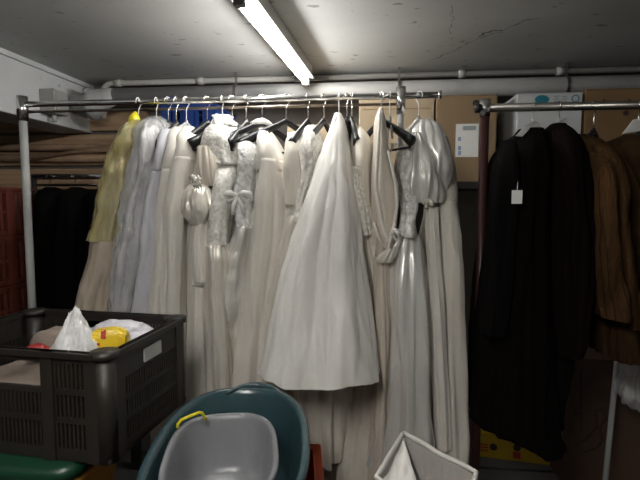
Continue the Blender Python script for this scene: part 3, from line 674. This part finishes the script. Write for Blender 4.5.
# blue crates and red cloth at the left end of the shelf
def slot_crate(name, label, cat, mt, size, loc, rz=0, group=None, rows=3, pitch=.03, rim=.03, th=.012, cornerw=.05, handle=True, solid_band=False):
    w, d, h = size
    t = thing(name, label, cat, (0,0,0), group)
    MB().b2((-w/2,-d/2,0),(w/2,d/2,.012)).build('base', M[mt], t, bevel=.003)
    def side(length, nm):
        m = MB(); L = length/2 - (.02 if solid_band else 0)
        big = solid_band and nm == 's'; rm = .078 if big else rim
        m.b2((-L,-th/2,0),(L,th/2,.03)); m.b2((-L,-th/2,h-rm),(L,th/2,h)); m.b2((-L-.004,-th/2-.010,h-.014),(L+.004,th/2+.004,h))
        zz = [.03 + (h-rm-.03)*i/rows for i in range(rows+1)]
        for z in zz[1:-1]: m.b2((-L,-th/2,z-.007),(L,th/2,z+.007))
        for sg in (-1, 1): m.b2((sg*L-sg*cornerw,-th/2-.003,0),(sg*L,th/2,h))
        
        if solid_band and not big:
            for q in (-.11,.11): m.b2((q-.016,-th/2-.006,0),(q+.016,th/2,h))
        elif not big: m.b2((-.028,-th/2-.006,0),(.028,th/2,h))
        x = -L+cornerw+pitch/2
        while x < L-cornerw:
            for i in range(rows):
                if solid_band and nm == 'l' and i == rows-1 and abs(x) < .092: continue
                m.b2((x-pitch*.22,-th/2,zz[i]),(x+pitch*.22,th/2,zz[i+1]))
            x += pitch
        return m
    for (ln, cx, cyy, rot) in ((w,0,-d/2+th/2,0),(w,0,d/2-th/2,PI),(d,w/2-th/2,0,PI/2),(d,-w/2+th/2,0,-PI/2)):
        m = side(ln, 'l' if ln == w else 's'); mx = Matrix.Rotation(rot, 3, 'Z'); m.v = [mx @ p + Vector((cx,cyy,0)) for p in m.v]
        m.build('side_panel', M[mt], t)
    if solid_band:
        for sx in (-1,1):
            for sy in (-1,1): MB().tube([(sx*(w/2-.022),sy*(d/2-.022),0),(sx*(w/2-.022),sy*(d/2-.022),h+.001)], .026, 24).build('corner_post', M[mt], t, True)
        for sx in (-1,1):
            for sy in (-1,1): MB().tube([(sx*(w/2-.022),sy*(d/2-.022),h-.014),(sx*(w/2-.022),sy*(d/2-.022),h+.0015)], .034, 24).build('rim_corner', M[mt], t, True)
    t.location = loc; t.rotation_euler = (0,0,rz)
    return t
def slot_at(xl, xr, yt, y): return at(xl,yt,y).x, at(xr,yt,y).x, at((xl+xr)/2,yt,y).z
xa, xb, z1 = slot_at(161, 216, 105, 2.45)
slot_crate('crate', 'blue plastic crate on the shelf behind the left hangers', 'crate', 'blue', (xb-xa,.34,z1-SZ), ((xa+xb)/2,2.62,SZ), pitch=.04, rows=2)
p = at(180,99,2.44); q = MB(); mx = Matrix.Rotation(R(6),3,'Y')
tag(q.box((p.x,2.62,z1+.024), (.20,.30,.03), Matrix.Rotation(R(10),3,'Y')).build('lid', M['blue'], bevel=.006), 'flat blue plastic lid lying on the blue crate', 'lid')
def blob(c, r, amp, seed, sub=4, freq=4, peak=0, flatb=.5, boxy=1, rot=0):
    bm = bmesh.new(); bmesh.ops.create_icosphere(bm, subdivisions=sub, radius=1)
    vs = []; cr_, sr_ = math.cos(rot), math.sin(rot)
    for v in bm.verts:
        p = v.co.copy(); nn = noise.noise(p*freq+Vector((seed,0,0))); n2 = noise.noise(p*freq*2.6+Vector((0,seed,0))); n3 = noise.noise(p*freq*5+Vector((0,0,seed)))
        f = 1 + amp*((1-2*abs(nn))*.8 - .25 + (1-2*abs(n2))*.35 + n3*.2)
        if boxy != 1: p = Vector([math.copysign(abs(q)**boxy, q) for q in p])
        p *= f
        if p.z < 0: p.z *= flatb
        elif peak: k = min(1, max(0,p.z)); p.x *= (1-peak*k); p.y *= (1-peak*k)
        q = Vector((p.x*r[0],p.y*r[1],p.z*r[2]))
        vs.append(Vector(c)+Vector((q.x*cr_-q.y*sr_, q.x*sr_+q.y*cr_, q.z)))
    m = MB().add(vs, [[v.index for v in f.verts] for f in bm.faces]); bm.free(); return m
p = at(190,118,2.41)
tag(blob((p.x,2.42,SZ+.06), (.07,.03,.17), .25, 3).build('cloth_bundle', M['redcloth'], None, True), 'crumpled dark red cloth in front of the blue crate', 'cloth')
p = at(221,128,2.44)
tag(blob((p.x+.04,2.48,SZ+.05), (.07,.06,.10), .25, 9).build('cloth_bundle', M['redcloth'], None, True), 'crumpled dark red cloth right of the blue crate', 'cloth')

# red crate stack
p = at(31,250,2.44)
cw, cd, ch = .40, .34, .25
for i in range(6):
    zt = at(10,186,2.14).z - i*ch
    if i == 0: z0s = zt
    lab = ['red slotted crate on top of the stack at the left edge', 'red slotted crate second from the top at the left edge', 'red slotted crate third from the top at the left edge', 'red slotted crate third from the floor at the left edge', 'red slotted crate second from the floor at the left edge', 'red slotted crate on the floor at the left edge'][i]
    hh = z0s/6
    if i == 0: rc = slot_crate('crate', lab, 'crate', 'redcrate', (cw,cd,hh-.002), (p.x-cw/2, 2.13+cd/2, z0s-hh), group='red crates stacked at the left', pitch=.045, rows=2, cornerw=.045); o = rc
    else: o = copy_tree(rc); o['label'] = lab
    o.location = (p.x-cw/2, 2.13+cd/2, z0s-hh*(i+1))

# ------------------------------------------------------------------ big brown crate
RZC = 1.092
A = atz(108,355,RZC); B = atz(184,316,RZC); Cc = atz(33,308.5,RZC)
u = (B-A); v = (Cc-B); wlen, dlen = v.length, u.length
zbot = RZC - .270
ang = math.atan2((-v).y, (-v).x)
ctr = (A+Cc)/2
cr = slot_crate('crate', 'big brown grey slotted plastic crate full of bags at the lower left', 'crate', 'crate', (wlen,dlen,RZC-zbot), (ctr.x,ctr.y,zbot), ang, pitch=.0115, rows=3, rim=.028, cornerw=.042, th=.010, solid_band=True)
print('CRATE', wlen, dlen, math.degrees(ang), (u.normalized().dot(v.normalized())))
ex = (-v).normalized(); ey = u.normalized()
# label holder on right side
mm = MB(); lw = ey*.075
pc = A + ey*(dlen*.55) + ex*.004; pc.z = RZC-.045
pm = Matrix((ey, ex, Z)).transposed()
pr = MB().box(Vector((wlen/2+.0015, dlen*.0, (RZC-zbot)-.050)), (.005,.085,.036)); pr.v = [q + Vector((ctr.x,ctr.y,zbot)) for q in pr.v]
lo = pr.build('paper_label', M['greycard'], cr, label='blank white paper label')
def cpos(fx, fy, z): return A - ex*(wlen*(1-fx)) + ey*(dlen*fy) + Vector((0,0,z-A.z))
IZ = RZC-.05
tag(blob(cpos(.48,.40,zbot+.10), (.20,.13,.09), .12, 2, freq=2).build('folded_cloth', M['folded'], None, True), 'grey beige bundle of cloth filling the brown crate', 'cloth', 'cloths in the brown crate')
pk = atz(64,346,RZC)
tag(blob(pk+Vector((0,.05,-.035)), (.060,.042,.100), .30, 21, sub=5, freq=1.7, peak=.55).build('plastic_bag', M['wbag'], None, True), 'crumpled white plastic bag with a pointed top in the brown crate', 'bag', 'bags in the brown crate')
pk = atz(97,345,RZC)
yb = blob(pk+Vector((0,.06,-.045)), (.044,.022,.066), .13, 5, sub=5, freq=1.2, boxy=.4, rot=.35, flatb=1.6).build('plastic_bag', M['ybag'], None, True)
tag(yb, 'bright yellow bag with a red block print in the brown crate', 'bag', 'bags in the brown crate')
tag(blob(cpos(.80,.56,RZC-.05), (.085,.07,.062), .26, 15, sub=5, freq=1.4, boxy=.85, rot=.3).build('plastic_bag', M['lbag'], None, True), 'pale lilac white plastic bag beside the yellow bag', 'bag', 'bags in the brown crate')
tag(blob(atz(31,347,RZC-.03)+Vector((0,.02,-.02)), (.028,.03,.020), .25, 25, sub=4, freq=2).build('plastic_bag', M['redpl'], None, True), 'small dark red shiny pouch at the left in the brown crate', 'bag', 'bags in the brown crate')
tag(blob(atz(45,338,RZC-.03)+Vector((0,.06,-.04)), (.07,.05,.05), .15, 35, sub=4, freq=1.6, boxy=.7).build('folded_cloth', M['folded'], None, True), 'grey brown folded cloth behind the pointed white bag', 'cloth', 'cloths in the brown crate')
# print on yellow bag, snapped to its surface
def snap(root, pxs, mt, name, off=.0015):
    me = root.data; ctrl = []
    from mathutils.bvhtree import BVHTree
    bv = BVHTree.FromPolygons([root.location+q.co for q in me.vertices], [tuple(f.vertices) for f in me.polygons])
    (x0,y0),(x1,y1) = pxs; n = 8; vs = []; ok = True
    for i in range(n+1):
        for j in range(n+1):
            d = ray(x0+(x1-x0)*i/n, y0+(y1-y0)*j/n).normalized(); h = bv.ray_cast(CAM, d)
            if h[0] is None: ok = False; break
            vs.append(h[0]+h[1]*(off if h[1].dot(d) < 0 else -off))
        if not ok: break
    if not ok: print('SNAP MISS', name); return None
    return MB().add(vs, [(i*(n+1)+j,(i+1)*(n+1)+j,(i+1)*(n+1)+j+1,i*(n+1)+j+1) for i in range(n) for j in range(n)]).build(name, M[mt], root, True)
snap(yb, ((101,330),(106,339)), 'red_ink', 'red_print')
snap(yb, ((90,343),(100,345.5)), 'red_ink', 'red_print')

# things under the crate
gz = zbot-.002
gl = atz(84,468,gz-.02)
gb = thing('storage_box', 'green lidded storage box with ochre body under the brown crate', 'storage box', (A.x-.32, A.y+.115, gz-.36))
bx1 = gl.x
def rrect(cx, cyy, hx, hy, z, ex=.3, n=48):
    return [Vector((cx+hx*math.copysign(abs(math.cos(2*PI*i/n))**ex, math.cos(2*PI*i/n)), cyy+hy*math.copysign(abs(math.sin(2*PI*i/n))**ex, math.sin(2*PI*i/n)), z)) for i in range(n)]
gx, gy = bx1-.28, A.y+.115; hx, hy = .28, .15
MB().rings([rrect(gx,gy,hx-.012,hy-.012,gz-.035), rrect(gx,gy,hx,hy,gz-.033), rrect(gx,gy,hx,hy,gz-.012), rrect(gx,gy,hx-.012,hy-.012,gz)]).build('lid', M['green'], gb, True, label='dark green lid')
MB().rings([rrect(gx,gy,hx-.05,hy-.05,gz-.36), rrect(gx,gy,hx-.014,hy-.014,gz-.06), rrect(gx,gy,hx-.005,hy-.005,gz-.055), rrect(gx,gy,hx-.005,hy-.005,gz-.036)]).build('body', M['ochre'], gb, True, label='ochre plastic body')
zt = gz-.36
t = thing('cardboard_box', 'brown cardboard box under the green lidded storage box', 'box', (gx,gy,0))
MB().b2((gx-.25,gy-.11,0),(gx+.25,gy+.11,zt)).build('body', M['card'], t, bevel=.004)
MB().b2((gx-.252,gy-.11,zt-.002),(gx+.252,gy+.11,zt)).build('flap', M['card'], t)

# ------------------------------------------------------------------ tub and basin
def tub(cx, cyy, rx, ry, rot, z0, z1, flare, th, lip, n=72, ex=.62):
    rs = []
    def ring(k, z, off=0):
        out = []
        for i in range(n):
            c, s = math.cos(2*PI*i/n), math.sin(2*PI*i/n)
            x = (rx*k+off)*math.copysign(abs(c)**ex, c); y = (ry*k+off)*math.copysign(abs(s)**ex, s)
            out.append(Vector((cx+x*math.cos(rot)-y*math.sin(rot), cyy+x*math.sin(rot)+y*math.cos(rot), z)))
        return out
    h = z1-z0
    for t in [0,.03,.1,.3,.5,.7,.9]: rs.append(ring(flare+(1-flare)*t, z0+h*(t*.97), -.012 if t == 0 else 0))
    rs += [ring(1, z1-.018), ring(1, z1-.016, lip*.6), ring(1, z1-.006, lip), ring(1, z1, lip*.7), ring(1, z1, 0), ring(1, z1-.006, -th)]
    for t in [.9,.7,.5,.3,.12,.05,.02]: rs.append(ring(flare+(1-flare)*t, z0+th+h*(t*.97), -th if t > .1 else -th-.012*(1-t/.1)))
    return MB().rings(rs, True, True)
TZ = .86
def camxy(xc, d): return Vector((xc*c_-d*s_, xc*s_+d*c_))
trx, try_, trot = .180, .325, R(9)
tc_ = camxy(-.220, 1.150); tcx, tcy = tc_
def loc(x, y, z, cx, cyy, rot): return Vector((cx+x*math.cos(rot)-y*math.sin(rot), cyy+x*math.sin(rot)+y*math.cos(rot), z))
g = thing('washing_tub', 'large teal plastic tub holding the grey basin', 'tub', (tcx,tcy,.67))
tub(tcx, tcy, trx, try_, trot, .67, TZ, .84, .006, .014, ex=.78).build('shell', M['teal'], g, True)
gr = MB(); P = []
for i in range(25):
    t = (i/24-.5)*2; P.append(loc(.03+t*.085, try_+.008-.03*t*t+.012*(1-t*t), TZ-.008+.009*(1-t*t), tcx, tcy, trot))
gr.tube(P, [.002+.008*math.sin(PI*i/24)**.5 for i in range(25)], 12); gr.build('grip', M['teal'], g, True)
BZ = .845
brx, bry, brot = .128, .195, R(14)
bcx, bcy = camxy(-.240, 1.130)
g = thing('basin', 'small grey plastic basin nested inside the teal tub', 'basin', (bcx,bcy,.69))
tub(bcx, bcy, brx, bry, brot, .69, BZ, .80, .005, .010, ex=.68).build('shell', M['greytub'], g, True)
hp = [atz(x, y, BZ+.004+dz) for x, y, dz in ((177.5,428,0),(178,424,.01),(181,420,.02),(190,416,.028),(199,412.5,.03),(202,413,.026),(204,416,.012),(206,420,0))]
MB().tube(hp, .0042, 10).build('handle', M['yknot'], g, True, label='yellow wire handle')
# crates under the tub
for i in range(2):
    h = .335; lab = ('orange plastic crate directly under the teal tub', 'orange plastic crate on the floor below the teal tub')[i]
    if i == 0: oc = slot_crate('crate', lab, 'crate', 'orange', (.34,.60,h-.002), (tcx+.06, tcy, .33), group='orange crates under the tub', pitch=.05, rows=2); o = oc
    else: o = copy_tree(oc); o['label'] = lab
    o.location = (tcx+.055, tcy+.03, h*(1-i)); o.rotation_euler = (0,0,trot)

# ------------------------------------------------------------------ white fabric box lower right
WZ = .83
pb = atz(403,433,WZ); pr_ = atz(476,474,WZ); pl = atz(376,478,WZ)
pn = pl + (pr_-pb)
ctr = (pb+pn)/2
g = thing('storage_bag', 'open white fabric storage bag with a grey lining, bottom right of centre', 'bag', (ctr.x,ctr.y,.46))
def quad_ring(z, k, off=(0,0)):
    cs = [pb, pr_, pn, pl]; out = []
    for i in range(4):
        a, b = cs[i], cs[(i+1)%4]
        for j in range(10):
            q = a.lerp(b, j/10); q = ctr + (q-ctr)*k; n_ = .004*noise.noise((q.x*14, q.y*14, z*9)); out.append(Vector((q.x+off[0]+n_, q.y+off[1]+n_, z)))
    return out
MB().rings([quad_ring(.46,.86,(.03,0)), quad_ring(.55,.9,(.02,0)), quad_ring(.70,.96,(.01,0)), quad_ring(WZ,1)], True, False).build('shell', M['fbag'], g, False, solid=.006)
MB().rings([quad_ring(.48,.82,(.03,0)), quad_ring(.70,.93,(.01,0)), quad_ring(WZ-.004,.965)], True, False).build('lining', M['lining'], g, False, solid=.003)
e = quad_ring(WZ+.002, .99); MB().tube(e+[e[0]], .006, 10).build('rim_piping', M['fbag'], g, True)
fl = MB(); P0, P1, P2 = atz(403,436,.826), atz(374,484,.812), atz(418,486,.80); nn_ = 14; vs = []; ix = {}
for i in range(nn_+1):
    for j in range(nn_+1-i):
        a, b = i/nn_, j/nn_; q = P0*(1-a-b)+P1*a+P2*b; q = q+Vector((0,0,.006*noise.noise((a*6,b*6,3))-.01*(1-a-b)*a*4)); ix[i,j] = len(vs); vs.append(q)
fs = [(ix[i,j],ix[i+1,j],ix[i,j+1]) for i in range(nn_) for j in range(nn_-i)] + [(ix[i+1,j],ix[i+1,j+1],ix[i,j+1]) for i in range(nn_) for j in range(nn_-i-1)]
fl.add(vs, fs); fl.build('side_flap', M['white'], g, True, solid=.003, label='white inner flap')
t = thing('cardboard_box', 'brown cardboard box under the white storage bag', 'box', (ctr.x,ctr.y,0))
MB().b2((ctr.x-.14,ctr.y-.12,0),(ctr.x+.18,ctr.y+.12,.455)).build('body', M['card'], t, bevel=.004)
MB().b2((ctr.x-.142,ctr.y-.12,.453),(ctr.x+.182,ctr.y+.12,.457)).build('flap', M['card'], t)

# ------------------------------------------------------------------ floor level at the right
PZ = .14
t = thing('pallet', 'grey slatted pallet under the boxes at the lower right', 'pallet', (.9,2.5,0))
px0, px1 = at(470,470,2.2).x, 2.0
for i in range(6):
    y = 2.12+i*.115; MB().b2((px0,y,PZ-.022),(px1,y+.095,PZ)).build('deck_board', M['pallet'], t, bevel=.003)
for y in (2.12,2.40,2.70):
    MB().b2((px0,y,PZ-.12),(px1,y+.08,PZ-.022)).build('bearer', M['pallet'], t)
    MB().b2((px0,y,0),(px1,y+.08,.02)).build('bottom_board', M['pallet'], t)
ca, cb = atz(474,456,PZ), atz(560,467,PZ); cu = (cb-ca); cl = cu.length; cu = cu.normalized(); cn = Vector((cu.y,-cu.x,0)); mx = Matrix((cu,-cn,Z)).transposed(); chh = .125
t = thing('carton', 'yellow carton with red and brown printed marks under the black coat', 'box', (ca+cb)/2 - cn*.12)
MB().box((ca+cb)/2 - cn*.12 + Z*(chh/2), (cl,.24,chh), mx).build('body', M['gold'], t, bevel=.003)
MB().box((ca+cb)/2 - cn*.12 + Z*(chh-.001), (cl+.002,.242,.004), mx).build('lid', M['gold'], t)
def onf(px, py):
    d = ray(px, py); k = (ca-CAM).dot(cn)/d.dot(cn); return CAM + d*k + cn*.001
def disc(cx, cyy, r):
    o_ = onf(cx, cyy); k = .0049; return MB().add([o_+cu*(r*k*math.cos(2*PI*i/20))+Z*(r*k*math.sin(2*PI*i/20)) for i in range(20)], [tuple(range(20))])
for cx, cyy in ((493.5,447),(517,447.5),(540,453)): disc(cx, cyy, 3.8).build('round_mark', M['dark_ink'], t, solid=.0008)
MB().add([onf(513,451.5), onf(520.5,452.5), onf(520.5,459), onf(513,458)], [(0,1,2,3)]).build('red_block', M['red_ink'], t, solid=.0008)
m = MB()
for y0 in (443,446,449): m.add([onf(479,y0), onf(488,y0+1), onf(488,y0+2.2), onf(479,y0+1.2)], [(0,1,2,3)])
m.build('printed_line', M['red_ink'], t, solid=.0008)
# dark cardboard box with line drawing
yb_ = 2.25
a, b = at(562,455,yb_), at(614,455,yb_); zt = at(590,360,yb_).z
t = thing('cardboard_box', 'tall dark brown cardboard box with line drawings, right of the yellow carton', 'box', ((a.x+b.x)/2, yb_+.2, PZ))
MB().b2((a.x,yb_,PZ),(b.x+.25,yb_+.4,zt)).build('body', M['carddark'], t, bevel=.004)
MB().b2((a.x,yb_,zt),(b.x+.25,yb_+.197,zt+.004)).build('flap', M['carddark'], t); MB().b2((a.x,yb_+.203,zt),(b.x+.25,yb_+.4,zt+.004)).build('flap', M['carddark'], t)
yy = yb_-.001
m = MB()
def line(pts, r=.003): m.tube([at(x, y, yy) for x, y in pts], r, 6)
line([(571,370),(581,370),(581,409),(571,409),(571,370)]); line([(570,414),(582,414),(582,432),(570,432),(570,414)])
line([(575,445),(585,452),(597,448),(603,440),(600,428),(606,418),(602,408),(596,412),(598,426),(588,438),(576,446)])
m.build('line_drawing', M['dark_ink'], t)
a, b = at(605,482,2.05), at(617,362,2.12); d = (b-a)
lo = a - d*((a.z-.012)/d.z); up = b + d*.55
t = thing('metal_pole', 'bare grey metal tube leaning beside the film wrapped garment', 'pole', lo)
MB().tube([lo+d.normalized()*.02, up], .011, 16).build('tube', M['post_grey'], t, True)
MB().tube([lo, lo+d.normalized()*.05], .014, 14).build('end_cap', M['black_plastic'], t, True)

# ------------------------------------------------------------------ render settings
w = bpy.data.worlds.new('world'); scene.world = w; w.use_nodes = True
w.node_tree.nodes['Background'].inputs[0].default_value = (0,0,0,1); w.node_tree.nodes['Background'].inputs[1].default_value = 0
vs = scene.view_settings; vs.view_transform = 'Standard'; vs.look = 'None'; vs.gamma = 1; vs.use_curve_mapping = False; vs.exposure = 1.9
